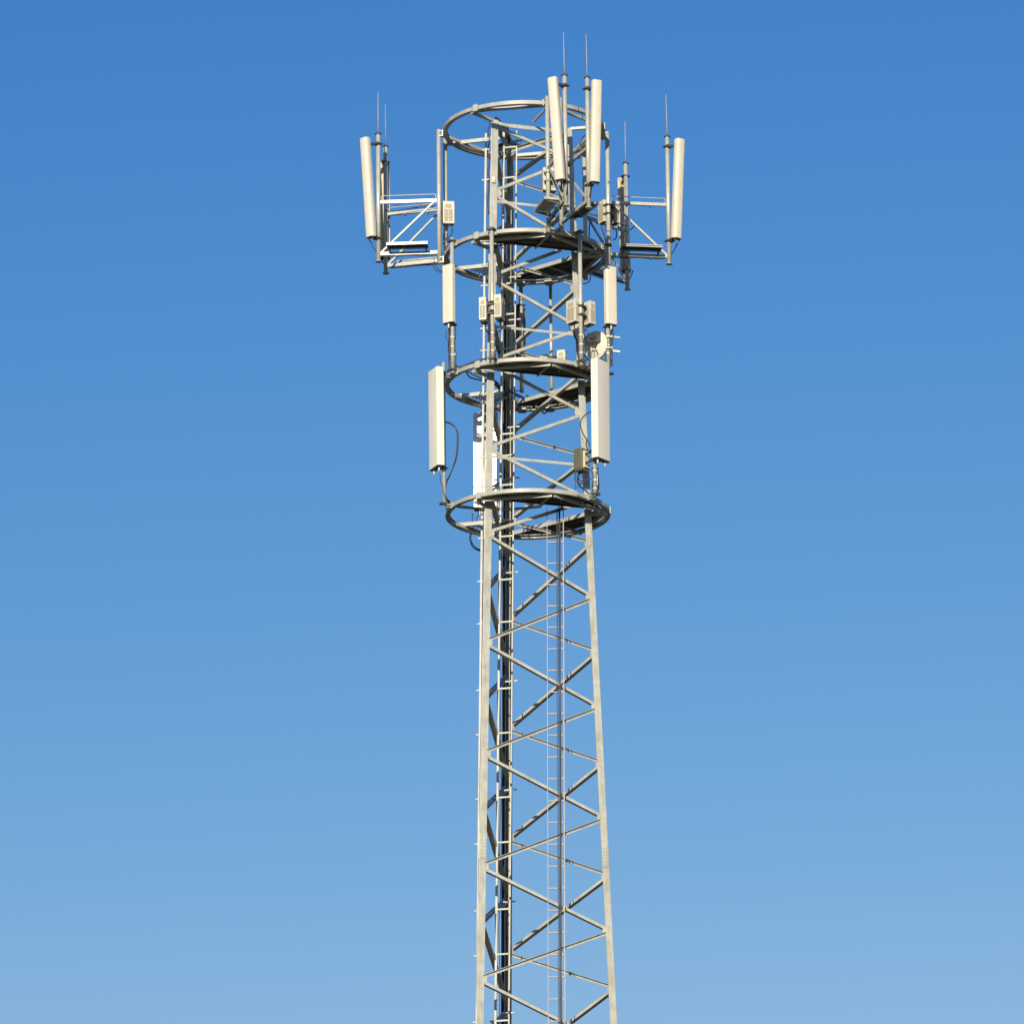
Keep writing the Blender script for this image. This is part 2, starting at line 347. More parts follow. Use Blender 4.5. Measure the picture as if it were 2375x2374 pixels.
# ------------------------------------------------------------------ ring platforms
PL = {1: 'topmost open steel ring with no floor, round the head of the mast', 2: 'second ring platform from the top with dark floor plates, below the outrigger frames',
      3: 'third ring platform from the top with dark floor, above the two large white panels', 4: 'lowest ring platform with dark floor, round the mast under the large panels'}
RR = 1.5
for i in (1, 2, 3, 4):
    z = ZR[i]; root = empty('ring_platform', (0, 0, z), PL[i], 'platform', 'ring platforms round the mast')
    m = MB(); n = 120; hh = 0.036; fd = 0.085; th = 0.006      # rolled channel, open side inwards
    prof = [(0.0, -hh), (0.0, hh), (-fd, hh), (-fd, hh-th), (-th, hh-th), (-th, -hh+th), (-fd, -hh+th), (-fd, -hh)]
    for k in range(8):
        (u0, v0), (u1, v1) = prof[k], prof[(k+1) % 8]; vs = []
        for q in range(n):
            d = Vector((cos(2*pi*q/n), sin(2*pi*q/n), 0)); vs += [d*(RR+0.02+u0)+Z*(z+v0), d*(RR+0.02+u1)+Z*(z+v1)]
        m.add(vs, [(q*2, ((q+1) % n)*2, ((q+1) % n)*2+1, q*2+1) for q in range(n)], k in (0, 4))
    m.build('ring', RING, root)
    for ja in (-33, 87, 207):                    # joint collars of the bent tube
        m = MB(); c = pol(RR, ja, z); m.hexa(pol(RR+0.0225, ja, z), pol(0.012, ja+90), pol(0.005, ja), Z*0.039); m.build('joint_collar', STEEL, root)
    # hexagon of chords between leg angles and face mid angles
    ang = [-131, -71, -11, 49, 109, 169]
    zb = z - (0.012 if i == 1 else 0.060)
    for q in range(6):
        if q == 5 or (q == 3 and i > 1): continue
        a0, a1 = ang[q], ang[(q+1) % 6]
        p, qq = pol(1.452, a0, zb), pol(1.452, a1, zb); d = (qq-p).normalized(); m = MB()
        m.beam(p+d*0.02, qq-d*0.03, 0.035, 0.058); m.build('support_beam', STEEL, root)
    for a0 in (-71, 49):                    # radial beams to face middles
        rin = rleg(z)*0.5 - 0.02
        rin = rleg(z)*0.5+0.08
        m = MB(); m.beam(pol(rin, a0, z-0.02), pol(1.42, a0, z-0.02), 0.035, 0.035); m.build('support_beam', STEEL, root)
    for k in LEG:                                # leg brackets
        c = lp(k, z); m = MB(); m.beam(pol(rleg(z)-0.02, LEG[k], zb-0.03), pol(1.478, LEG[k], zb-0.03), 0.06, 0.05)
        m.hexa(pol(1.528, LEG[k]+5, z), pol(0.006, LEG[k]+5), pol(0.055, LEG[k]+95), Z*0.065); m.build('leg_bracket', STEEL, root)
    # face beams along each tower face
    for (a, b) in (FACES[1:2] if i > 1 else []):
        nn = fn(a, b); dist = rleg(z)*0.5 + 0.075; t = Z.cross(nn); L_ = math.sqrt(1.47**2-dist**2)
        if (a, b) == ('B', 'L') : L_ = L_*0.82
        hb = 0.036
        m = MB(); c = nn*dist + Z*(z-0.026); m.hexa(c, t*L_, nn*0.018, Z*hb); m.build('face_beam', STEEL, root)
    # perpendicular bearer on the left
    p_, q_ = pol(1.47, 156, z-0.02), Vector((-0.42, 0.33, z-0.02)); m = MB(); m.beam(p_, q_, 0.05, 0.07); m.build('bearer', STEEL, root)
    # grating on the left rear, made of bars
    if i > 1:
        def inseg(x, y):
            p = Vector((x, y, 0)); dl = (q_-p_); dl.z = 0; dl.normalize(); nrm = Vector((-dl.y, dl.x, 0))
            if (p-Vector((p_.x, p_.y, 0))).dot(nrm) < 0.02: return False
            hx = pol(1, 139); return p.dot(hx) < 1.24 and p.dot(pol(1, 199)) > 0.12 and p.length < 1.42
        dl = (q_-p_); dl.z = 0; dl.normalize(); nrm = Vector((-dl.y, dl.x, 0)); m = MB()
        for s_ in range(60):
            base = Vector((p_.x, p_.y, 0)) + dl*(s_*0.045-0.2)
            on = [t_*0.02 for t_ in range(0, 70) if inseg(*(base+nrm*t_*0.02)[:2])]
            if len(on) > 2: a0, a1 = base+nrm*on[0], base+nrm*on[-1]; m.beam(a0+Z*(z+0.0), a1+Z*(z+0.0), 0.008, 0.030, dl)
        for t_ in range(12):
            base = Vector((p_.x, p_.y, 0)) + nrm*(0.05+t_*0.1)
            on = [s_*0.02-0.2 for s_ in range(0, 90) if inseg(*(base+dl*(s_*0.02-0.2))[:2])]
            if len(on) > 2: a0, a1 = base+dl*on[0], base+dl*on[-1]; m.beam(a0+Z*(z+0.004), a1+Z*(z+0.004), 0.010, 0.014, nrm)
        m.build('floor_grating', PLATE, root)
        # two floor plates: front segment and right-rear segment
        rf = 1.36
        for (a, b, c0, c1) in (('L', 'R', -140, -6), ('R', 'B', -14, 101)):
            nn = fn(a, b); dist = rleg(z)*0.5+0.09; t = Z.cross(nn); mid = math.degrees(math.atan2(nn.y, nn.x))
            half = math.degrees(math.acos(dist/rf)); poly = []
            rfn = 1.47 if a == 'L' else rf
            half = math.degrees(math.acos(dist/rfn))
            for k in range(33):
                an = mid-half + 2*half*k/32
                rr_ = rfn
                if a == 'L':
                    u = max(0.0, min(1.0, (an+62)/25.0)); rr_ = 1.475*(1-u)+1.36*u
                poly.append((rr_*cos(R(an)), rr_*sin(R(an))))
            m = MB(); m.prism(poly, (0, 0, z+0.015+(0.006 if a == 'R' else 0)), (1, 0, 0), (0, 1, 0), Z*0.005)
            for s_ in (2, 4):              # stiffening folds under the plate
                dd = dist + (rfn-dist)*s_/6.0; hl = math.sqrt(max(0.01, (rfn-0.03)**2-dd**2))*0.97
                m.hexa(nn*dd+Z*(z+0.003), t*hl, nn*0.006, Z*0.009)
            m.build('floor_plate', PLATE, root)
            m = MB(); c = nn*dist*1.0 + Z*(z-0.005)
            m.hexa(nn*(dist+0.045)+Z*(z-0.004), t*math.sqrt(rf**2-dist**2)*0.96, nn*0.01, Z*0.015); m.build('plate_edge', PLATE, root)
        # clips and cable clamps under the floor
        for q, (aa, rr_) in enumerate(((-95, 1.25), (-60, 1.2), (-40, 1.3), (-25, 1.2), (20, 1.1), (60, 1.15))):
            c = pol(rr_, aa, z-0.045); m = MB(); m.hexa(c, (0.018, 0, 0), (0, 0.014, 0), Z*0.03); m.build('clip', STEEL, root)

# ------------------------------------------------------------------ poles
def clamp(m, c, ax, r, s=0.035):
    """U-bolt clamp with lugs round a pole"""
    ax = Vector(ax).normalized(); sd_ = ax.cross(Z)
    m.hexa(Vector(c), sd_*(r+s), ax*(r+0.012), Z*0.012); m.hexa(Vector(c)+ax*(r+0.03), sd_*(r+s*0.6), ax*0.012, Z*0.022)
    for e in (-1, 1): m.tube([Vector(c)+sd_*(r+s*0.7)*e-ax*(r+0.03), Vector(c)+sd_*(r+s*0.7)*e+ax*(r+0.05)], 0.006, 6)
def mount_pole(X, Y, py0, py1, label, rad=0.038, rings=(2, 3), group='mounting poles clamped to the rings', zt=None, zb=None):
    zt = zat(py0, X, Y) if zt is None else zt; zb = zat(py1, X, Y) if zb is None else zb
    root = empty('mounting_pole', (X, Y, zb), label, 'pole', group)
    m = MB(); m.tube([(X, Y, zb), (X, Y, zt)], rad, 16); m.tube([(X, Y, zt), (X, Y, zt+0.006)], rad*0.97, 16)
    m.build('tube', POLE, root)
    rad_dir = Vector((X, Y, 0)).normalized(); rp = Vector((X, Y, 0)).length
    for ri in rings:
        z = ZR[ri]
        m = MB(); c0 = rad_dir*(RR+0.02)+Z*z; c1 = rad_dir*(rp-rad*0.9)+Z*z
        if rp > RR:
            m.beam(c0+Z*0.0, c1, 0.10, 0.012); m.beam(c0-Z*0.045, c1-Z*0.045, 0.10, 0.012)
        sdv = rad_dir.cross(Z)
        m.hexa(rad_dir*(RR+0.028)+Z*z, sdv*0.075, rad_dir*0.006, Z*0.06)
        m.hexa(rad_dir*(RR-0.03)+Z*z, sdv*0.075, rad_dir*0.007, Z*0.05)
        m.build('ring_bracket', STEEL, root)
        m = MB(); clamp(m, (X, Y, z+0.03), rad_dir, rad); m.build('clamp', HARD, root)
    return root, zb, zt

# ------------------------------------------------------------------ antenna
def profile(wd, dp, front='round'):
    pts = []
    if front == 'round':
        for k in range(13):
            a = pi*k/12; c_ = cos(a); pts.append((wd/2*(abs(c_)**0.62)*(1 if c_ > 0 else -1), dp*0.45 + dp*0.55*max(0.0, sin(a))**0.62 - dp/2))
        pts = [(wd/2, -dp/2+0.012)] + pts + [(-wd/2, -dp/2+0.012), (-wd/2+0.012, -dp/2), (wd/2-0.012, -dp/2)]
    else:
        r_ = 0.035
        for (cx, cy_, a0) in ((wd/2-r_, dp/2-r_, 0), (-wd/2+r_, dp/2-r_, 90)):
            for k in range(7): a = R(a0+15*k); pts.append((cx+r_*cos(a), cy_+r_*sin(a)))
        pts += [(-wd/2, -dp/2), (wd/2, -dp/2)]
    return pts
def antenna(pole, zc, face, off, wd, dp, ht, tilt, label, group, mat_, backm, front='round', conn=2, caps=True, bl=0.0):
    """panel antenna hung on a pole: face = azimuth it looks to, tilt = degrees leaning out at the top"""
    P = Vector((pole[0], pole[1], zc)); f = pol(1, face); s = Z.cross(f)      # s: sideways
    tz = (Z*cos(R(tilt)) + f*sin(R(tilt))).normalized(); tf = (f*cos(R(tilt)) - Z*sin(R(tilt))).normalized()
    c = P + f*off
    root = empty('panel_antenna', c - tz*ht/2, label, 'antenna', group)
    m = MB(); m.prism(profile(wd, dp, front), c, s, tf, tz*ht, False); o = m.build('radome', mat_, root)
    n = len(profile(wd, dp, front))
    for k, p_ in enumerate(o.data.polygons):
        if k < n-3: p_.use_smooth = True
    m = MB(); m.hexa(c-tf*(dp/2+0.004), s*(wd/2-0.008), tz*(ht/2-0.01), tf*0.004); m.build('back_plate', backm, root)
    if caps:
        m = MB(); pr = [(x*0.97, y*0.97) for x, y in profile(wd, dp, front)]
        m.prism(pr, c-tz*(ht/2+0.006), s, tf, tz*0.011)
        m.build('end_cap', CAP, root)
    else:
        m = MB(); pr = [(x*0.94, y*0.94) for x, y in profile(wd, dp, front)]
        m.prism(pr, c-tz*(ht/2+0.004), s, tf, tz*0.007); m.build('end_cap', CAP, root)
    for e in (0.44, -0.47):
        q = c + tz*ht*e - tf*(dp/2+0.008); pz = P + Z*(ht*e*cos(R(tilt)) + (0.08 if e > 0 else -0.05))
        m = MB(); clamp(m, pz, f, 0.042)
        m.beam(pz+f*0.06, q+tf*0.0, 0.045, 0.012, s); m.beam(pz+f*0.05+s*0.03, q+s*0.03, 0.008, 0.04, s); m.beam(pz+f*0.05-s*0.03, q-s*0.03, 0.008, 0.04, s)
        m.hexa(q, s*0.05, tf*0.006, tz*0.035)
        m.build('tilt_bracket', HARD, root)
    for k in range(conn):
        u = (k-(conn-1)/2)*wd*0.55; b = c - tz*ht/2 + s*u + tf*(0.0)
        m = MB(); m.tube([b, b-tz*(0.055 if front == 'round' else 0.105)], 0.014 if front == 'round' else 0.018, 10); m.build('connector', CONN if front != 'round' else HARD, root)
    return c, tz, root

# ------------------------------------------------------------------ outrigger frames
PX, PY_ = -1.60, 0.15
zpt, zpb = zat(301, PX, PY_), zat(612, PX, PY_)
zu, zl, zh = zat(465, PX, PY_), zat(585, PX, PY_), zat(450, PX, PY_)
zet, zeb = zat(311, -2.74, 0.2), zat(605, -2.74, 0.2)
zrod = zat(211, -2.74, 0.2)
OUT = {  # name: (angle, end radius, px of post, px of end pole, side of step)
 'A': (175.3, 2.75, +1), 'B': (161.0, 2.77, -1), 'C': (-74.7, 2.86, -1), 'D': (-66.0, 2.88, +1), 'F': (11.2, 2.75, -1), 'E': (45.6, 2.76, +1)}
POSTA = {'A': 174.6, 'B': 157.5, 'C': -74.3, 'D': -65.2, 'F': 13.3, 'E': 45.0}
OL = {'A': 'left outrigger frame nearest the camera, with sunlit white horizontal arms', 'B': 'left outrigger frame behind the sunlit one, its pole in shadow',
      'C': 'outrigger frame reaching towards the camera, left one of the front pair', 'D': 'outrigger frame reaching towards the camera, right one of the front pair',
      'F': 'far right outrigger frame with a long diagonal strut and outermost pole', 'E': 'right rear outrigger frame with dark arms behind the outermost right one'}
ENDP = {}
for k, (an, re, sd_) in OUT.items():
    P0 = pol(1.61, POSTA[k]); P1 = pol(re, an); d = (P1-P0).normalized(); n_ = Z.cross(d); side = n_*sd_
    ENDP[k] = P1
    root = empty('outrigger_frame', (P0.x, P0.y, zpb), OL[k], 'antenna mount', 'outrigger frames on the upper rings')
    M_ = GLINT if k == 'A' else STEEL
    m = MB(); m.tube([P0+Z*zpb, P0+Z*zpt], 0.040, 16); m.build('post', POLE, root)
    for ri in (1, 2):
        z = ZR[ri]; rd = Vector(P0).normalized(); sv = rd.cross(Z)
        m = MB(); m.hexa(rd*(RR+0.03)+Z*z, sv*0.07, rd*0.008, Z*0.06); m.hexa(rd*(RR-0.032)+Z*z, sv*0.06, rd*0.008, Z*0.05)
        m.hexa(rd*(RR+0.06)+Z*(z+0.05), sv*0.045, rd*0.04, Z*0.006); m.hexa(rd*(RR+0.06)+Z*(z-0.045), sv*0.045, rd*0.04, Z*0.006); m.build('ring_clamp', ZINC, root)
        m = MB(); m.hexa(rd*(RR+0.05)+Z*(z), sv*0.03, rd*0.02, Z*0.03); m.build('clamp_bolt', HARD, root)
    a0, a1 = P0+d*0.04, P1-d*0.038
    for zz in (zu, zl):
        m = MB(); m.beam(a0+Z*zz, a1+Z*zz, 0.05, 0.058); m.build('arm', M_, root)
    m = MB(); m.beam(a0+Z*(zu-0.03)+d*0.06, a1+Z*(zl+0.03)-d*0.01, 0.032, 0.034); m.build('diagonal_strut', STEEL, root)
    m = MB(); hp = [a0+Z*zu+d*0.02, a0+Z*(zh-0.02)+d*0.02, a0+Z*(zh)+d*0.045, a1+Z*zh-d*0.045, a1+Z*(zh-0.02)-d*0.02, a1+Z*zu-d*0.02]
    m.tube(hp, 0.008, 8); m.build('handrail', ZINC, root)
    # grated step
    st0, st1, zz = d*0.20, d*0.96, zl+0.085
    m = MB()
    for sgn in (0.06, 0.33):
        m.beam(P0+st0+side*sgn+Z*(zz+0.014), P0+st1+side*sgn+Z*(zz+0.014), 0.012, 0.017, side); m.beam(P0+st0+side*sgn+Z*(zz-0.018), P0+st1+side*sgn+Z*(zz-0.018), 0.012, 0.017, side)
    for sgn in (st0, st1): m.beam(P0+sgn+side*0.06+Z*zz, P0+sgn+side*0.33+Z*zz, 0.010, 0.045, d)
    o = m.build('step', M_, root)
    g_ = MB(); nb = 9
    for q in range(1, nb): s_ = 0.06+0.27*q/nb; g_.beam(P0+st0+side*s_+Z*zz, P0+st1+side*s_+Z*zz, 0.006, 0.030, side)
    for q in range(1, 13): e = 0.20+0.76*q/13; g_.beam(P0+d*e+side*0.062+Z*(zz+0.005), P0+d*e+side*0.328+Z*(zz+0.005), 0.006, 0.012, d)
    g_.build('step_grating', PLATE, o)
    for e in (0.24, 0.92):
        m = MB(); m.beam(P0+d*e+side*0.30+Z*(zz-0.02), P0+d*e+Z*(zl), 0.02, 0.03, d); m.beam(P0+d*e+side*0.05+Z*(zz-0.02), P0+d*e+side*0.02+Z*(zl), 0.02, 0.03, d)
        m.build('step_support', HARD, root)
    for zz, nc in ((zu, 2), (zl, 2)):
        m = MB()
        for q in range(nc): c = P0+d*(0.35+0.45*q)+Z*(zz-0.045); m.hexa(c, d*0.015, n_*0.03, Z*0.014)
        m.build('cable_clip', HARD, root)
    m = MB(); m.tube([P1+Z*zeb, P1+Z*zet], 0.041, 16); o = m.build('end_pole', POLE, root)
    m = MB(); m.tube([P1+Z*(zeb-0.012), P1+Z*(zeb+0.0)], 0.066, 20); m.build('base_disc', STEEL, o)
    m = MB(); m.tube([P1+Z*zet, P1+Z*(zet+0.012)], 0.062, 20); m.tube([P1+Z*(zet+0.012), P1+Z*(zet+0.03)], 0.035, 16); m.build('top_disc', HARD, o)
    r_ = MB(); tip = P1+Z*zrod + Vector((-0.01 if k in 'CDF' else 0, 0, 0)); r_.tube([P1+Z*(zet+0.02), tip], 0.0095, 8, True, 0.0055)
    lr = empty('lightning_rod', (P1.x, P1.y, zet+0.012), {'A': 'thin lightning rod on the leftmost pole, highest of the left pair', 'B': 'thin lightning rod on the shadowed pole, right and lower of the left pair',
        'C': 'tallest thin lightning rod, above the left pole of the front pair', 'D': 'thin lightning rod above the right pole of the front pair', 'F': 'thin lightning rod above the outermost right pole',
        'E': 'shortest-looking lightning rod, above the right rear pole'}[k], 'lightning rod', 'lightning rods on the outrigger poles')
    r_.build('rod', COPPER, lr)
    m = MB(); m.tube([P1+Z*(zet+0.012), P1+Z*(zet+0.05)], 0.016, 10); m.build('rod_base', HARD, lr)

zac = (zat(321, ENDP['A'].x-0.2, ENDP['A'].y-0.2)+zat(548, ENDP['A'].x-0.2, ENDP['A'].y-0.2))/2
AL = {'A': ('tilted cream panel antenna on the leftmost pole, lit by the sun', -137, 4.5, 0.27), 'B': ('panel antenna seen from behind, hidden between the two left poles', 98, 2.5, 0.17),
      'C': ('cream panel antenna leaning left, highest at the head of the mast', -124, 6.0, 0.30), 'D': ('upright cream panel antenna right of the front pair of poles', -62, 4.0, 0.31),
      'F': ('outermost right panel antenna, cream, beside the right pole', -52, 4.5, 0.31), 'E': ('panel antenna with its tan back to the camera, on the right rear pole', 103, 4.0, 0.22)}
for k, (lb, fc, tl, off) in AL.items():
    P = ENDP[k]; zc = {'A': zac, 'B': zac-0.1, 'C': zac, 'D': zac-0.02, 'F': zac, 'E': zac-0.05}[k]
    antenna((P.x, P.y), zc, fc, off, 0.19, 0.12, 1.93, tl, lb, 'long panel antennas on the outrigger frames', RAD, BACK if k in 'BE' else RAD)

# ------------------------------------------------------------------ poles between rings 2 and 3, and 3 and 4
pm = {}
def reg(k, *a, **kw): pm[k] = (a[0], a[1]) ; return mount_pole(*a, **kw)
reg('rl', -0.615, -1.47, 527, 845, 'mounting pole at the front left with two radio units, between second and third ring')
reg('rr', 1.01, -1.26, 541, 848, 'mounting pole at the front right with two radio units, between second and third ring')
reg('ml', -1.355, -0.83, 553, 866, 'mounting pole behind the small white panel at the left, between second and third ring')
reg('mr', 1.515, -0.52, 556, 852, 'mounting pole behind the small white panel at the right, carrying the dish')
reg('bk', -0.09, 1.60, 655, 910, 'mounting pole hanging at the rear centre beside the rear leg, with an olive panel')
reg('bk2', 0.47, 1.55, 655, 920, 'slim mounting pole hanging at the rear right, with two small boxes low down', rad=0.030)
reg('bl', -1.53, -0.62, 842, 1171, 'mounting pole behind the large white panel at the left', rings=(3, 4), rad=0.034)
reg('br', 1.23, -1.10, 818, 1151, 'mounting pole behind the large white panel at the right', rings=(3, 4), rad=0.037)
reg('bb', -0.78, 1.42, 925, 1210, 'mounting pole holding the glaring white panel at the left rear', rings=(3, 4), rad=0.034)
reg('cw', 0.66, 1.47, 0, 0, 'short banded pole behind the front pair of poles, inside the top ring', rings=(1, 2), zt=ZR[1]+0.05, zb=ZR[2]-0.1, rad=0.036) if False else None

def zmid(y0, y1, X, Y): return (zat(y0, X, Y)+zat(y1, X, Y))/2
p = pm['ml']; antenna(p, zmid(617, 746, p[0], p[1]-.1), -127, 0.115, 0.235, 0.10, 1.12, 0.0, 'small flat cream panel antenna at the left, above the third ring', 'small panel antennas between second and third ring', RADL, BACK, 'flat', 1)
p = pm['mr']; antenna(p, zmid(620, 752, p[0], p[1]-.1), -58, 0.115, 0.235, 0.10, 1.12, 0.0, 'small flat cream panel antenna at the right, above the round dish', 'small panel antennas between second and third ring', RADL, BACK, 'flat', 1)
p = pm['bk']; antenna(p, zmid(716, 842, p[0], p[1]+.1), 122, 0.13, 0.30, 0.10, 1.12, 0.0, 'small dark olive panel seen from behind, beside the rear leg', 'small panel antennas between second and third ring', RADL, FIN, 'flat', 1)
p = pm['bl']; antenna(p, zmid(860, 1083, p[0]-.1, p[1]-.05), -156, 0.155, 0.43, 0.13, 1.89, 0.3, 'large white panel antenna at the left, broad face in warm shade', 'large panel antennas between third and fourth ring', RADW, ALU, 'flat', 2)
p = pm['br']; antenna(p, zmid(841, 1066, p[0]+.1, p[1]-.05), -35, 0.155, 0.43, 0.13, 1.89, 0.3, 'large white panel antenna at the right, above the lowest ring', 'large panel antennas between third and fourth ring', RADW, ALU, 'flat', 2)
p = pm['bb']; antenna(p, zmid(957, 1180, p[0], p[1]+.1), 88, 0.155, 0.46, 0.13, 1.89, 0.3, 'large panel at the left rear whose metal back glares white', 'large panel antennas between third and fourth ring', RADW, ALU, 'flat', 2)

# ------------------------------------------------------------------ radio units
def radio(c, face, wd, dp, ht, label, finned=False, pole_=None, group='radio units on the mast'):
    c = Vector(c); f = pol(1, face); s = Z.cross(f)
    root = empty('radio_unit', c-Z*ht/2, label, 'radio unit', group)
    m = MB(); m.hexa(c, s*wd/2, f*dp/2, Z*ht/2); o = m.build('housing', FIN if finned else BOX, root)
    bv = o.modifiers.new('b', 'BEVEL'); bv.width = 0.006; bv.segments = 2
    if finned:
        for e in (-1, 1):
            m = MB()
            for q in range(5): m.hexa(c+s*e*(wd/2+0.012)+f*dp*(-0.4+0.2*q), s*0.012, f*0.006, Z*ht*0.46)
            m.build('cooling_fins', FIN, root)
        m = MB(); m.hexa(c+f*(dp/2+0.02)+Z*0.0, s*wd*0.27, f*0.02, Z*ht*0.38); m.build('cover', BOX, root)
    else:
        for (nrm, sv, ww) in ((f, s, wd), (s, f, dp), (-s, f, dp)):
            hw_ = wd/2 if abs(nrm.dot(s)) > .5 else dp/2
            m = MB(); cc = c + nrm*(hw_+0.002)
            for col in (-1, 1):
                m.hexa(cc+sv*ww*0.2*col-Z*ht*0.14, sv*ww*0.145, nrm*0.0025, Z*ht*0.27)
            m.hexa(cc+Z*ht*0.27, sv*ww*0.27, nrm*0.0025, Z*ht*0.08)
            for q in range(9): m.hexa(cc-Z*ht*(0.38-0.06*q)+nrm*0.002, sv*ww*0.34, nrm*0.0025, Z*ht*0.008)
            m.build('vent', VENT, root)
        m = MB(); m.hexa(c+s*(wd/2+0.005)+Z*ht*0.30, f*dp*0.29, s*0.003, Z*ht*0.012); m.hexa(c+s*(wd/2+0.005)+Z*ht*0.18, f*dp*0.29, s*0.003, Z*ht*0.012)
        m.hexa(c+s*(wd/2+0.005)+Z*ht*0.24-f*dp*0.27, f*dp*0.02, s*0.003, Z*ht*0.06); m.hexa(c+s*(wd/2+0.005)+Z*ht*0.24+f*dp*0.27, f*dp*0.02, s*0.003, Z*ht*0.06); m.build('label_frame', BOX, root)
    m = MB(); m.hexa(c-Z*(ht/2+0.006), s*wd*0.42, f*dp*0.42, Z*0.006)
    for q in range(3): b = c-Z*ht/2 + f*dp*(-0.28+0.28*q); m.tube([b, b-Z*0.045], 0.010, 8)
    m.build('connector_panel', HARD, root)
    if pole_ is not None:
        pp = Vector((pole_[0], pole_[1], c.z)); m = MB(); cc = Vector((c.x, c.y, c.z)); dd = (cc-pp); dd.normalize()
        for e in (0.09, -0.08): m.beam(pp+Z*e, cc+Z*e-dd*0.02, 0.05, 0.016); clamp(m, pp+Z*e, dd, 0.04)
        m.beam(pp+dd*0.05-Z*0.08, pp+dd*0.05+Z*0.09, 0.045, 0.012)
        m.build('bracket', HARD, root)
    return root
def rz(y0, y1, X, Y): return zmid(y0, y1, X, Y)
def X_(px, Y, py=700): return at(px, py, Y).x
Y = 0.40; x = X_(1039.5, Y, 495); radio((x, Y, rz(468, 521, x, Y)), -84, 0.225, 0.13, 0.44, 'beige radio unit right of the posts of the left outriggers', pole_=pol(1.61, 157.5)[:2])
Y = -1.40; x = X_(1274, Y, 417); radio((x, Y, rz(392, 443, x, Y)), -78, 0.255, 0.13, 0.44, 'beige radio unit behind the leaning front panel antenna', pole_=pol(1.61, -74.3)[:2])
Y = 0.50; x = X_(1399, Y, 492); radio((x, Y, rz(468, 516, x, Y)), -60, 0.10, 0.22, 0.43, 'narrow radio unit left of the post of the far right outrigger', pole_=pol(1.61, 13.3)[:2])
Y = 0.62; x = X_(1425, Y, 492); radio((x, Y, rz(473, 520, x, Y)), -60, 0.10, 0.20, 0.40, 'shaded radio unit right of the post of the far right outrigger', finned=False, pole_=pol(1.61, 13.3)[:2])
pl = pm['rl']; pr = pm['rr']
Y = pl[1]+0.06; x = X_(1122.5, Y, 722); radio((x, Y, rz(692, 749, x, Y)), -101, 0.135, 0.28, 0.44, 'beige radio unit left of the front left mounting pole', pole_=pl)
Y = pl[1]+0.06; x = X_(1158.5, Y, 716); radio((x, Y, rz(686, 743, x, Y)), -104, 0.135, 0.30, 0.44, 'beige radio unit right of the front left mounting pole', pole_=pl)
Y = pr[1]+0.06; x = X_(1330, Y, 722); radio((x, Y, rz(695, 751, x, Y)), -50, 0.135, 0.26, 0.44, 'beige radio unit left of the front right mounting pole', pole_=pr)
Y = pr[1]+0.16; x = X_(1365, Y, 727); radio((x, Y, rz(700, 756, x, Y)), -50, 0.135, 0.24, 0.44, 'beige radio unit right of the front right mounting pole', pole_=pr)
Y = -0.78; x = X_(1349, Y, 1067); radio((x, Y, rz(1041, 1095, x, Y)), -38, 0.24, 0.17, 0.42, 'olive finned radio unit left of the large right panel', finned=True, pole_=pm['br'])
Y = 1.42; x = X_(1263, Y, 840); radio((x, Y, rz(823, 862, x, Y)), -120, 0.16, 0.10, 0.32, 'small pale box peeking above the third ring, left of the slim rear pole', pole_=pm['bk2'])
Y = 1.42; x = X_(1303, Y, 835); radio((x, Y, rz(813, 858, x, Y)), -105, 0.16, 0.12, 0.38, 'pale box standing above the third ring, right of the slim rear pole', pole_=pm['bk2'])

# ------------------------------------------------------------------ dish
Y = -0.45; c = at(1377, 800, Y); root = empty('microwave_dish', c, 'round white microwave dish seen from behind, left of the right mounting pole', 'dish antenna')
f = (pol(1, 47)+Z*0.02).normalized(); s = Z.cross(f).normalized(); u = f.cross(s)
m = MB(); prof = [(0.0, 0.0), (0.12, 0.004), (0.22, 0.022), (0.265, 0.045), (0.275, 0.05), (0.275, 0.095), (0.26, 0.10), (0.0, 0.10)]; n = 36; vs = []
for (r_, h_) in prof:
    for k in range(n): a = 2*pi*k/n; vs.append(c+f*h_+(s*cos(a)+u*sin(a))*max(r_, 0.001))
m.add(vs, [(i*n+k, i*n+(k+1) % n, (i+1)*n+(k+1) % n, (i+1)*n+k) for i in range(len(prof)-1) for k in range(n)], True); m.build('reflector', RAD, root)
m = MB(); m.hexa(c-f*0.08+u*0.12-s*0.07, s*0.12, f*0.05, u*0.085); o = m.build('transceiver', BOX, root)
m = MB(); m.hexa(c-f*0.09+u*0.08+s*0.12, s*0.03, f*0.05, u*0.10); m.build('side_cover', BOX, root)
m = MB(); m.tube([c-f*0.13+u*0.075-s*0.07, c-f*0.17+u*0.07-s*0.07], 0.022, 10); m.hexa(c-f*0.14+u*0.06-s*0.11, s*0.05, f*0.015, u*0.025); m.build('waveguide_flange', OCH, root)
pp = Vector((*pm['mr'], c.z)); m = MB()
for e in (0.12, -0.10): m.beam(c-f*0.03+u*e, pp+Z*e, 0.05, 0.03); clamp(m, pp+Z*e, Vector((1, 0, 0)), 0.04)
m.beam(pp-Z*0.16+Vector((0.03,0,0)), pp+Z*0.15+Vector((0.03,0,0)), 0.04, 0.02)
m.beam(pp+Z*0.14, pp+Z*0.12+Vector((0.22, 0.02, 0)), 0.03, 0.03); m.beam(pp-Z*0.13, pp-Z*0.17+Vector((0.22, -0.02, 0)), 0.04, 0.035)
m.build('mount', STEEL, root)
m = MB()
for e in (-1, 1): m.beam(c-f*0.035-u*0.03-s*0.05, c-f*0.03-u*0.20-s*(0.05+e*0.07), 0.014, 0.012)
m.hexa(c-f*0.025-u*0.03-s*0.05, s*0.03, f*0.025, u*0.02); m.build('back_rib', HARD, root)

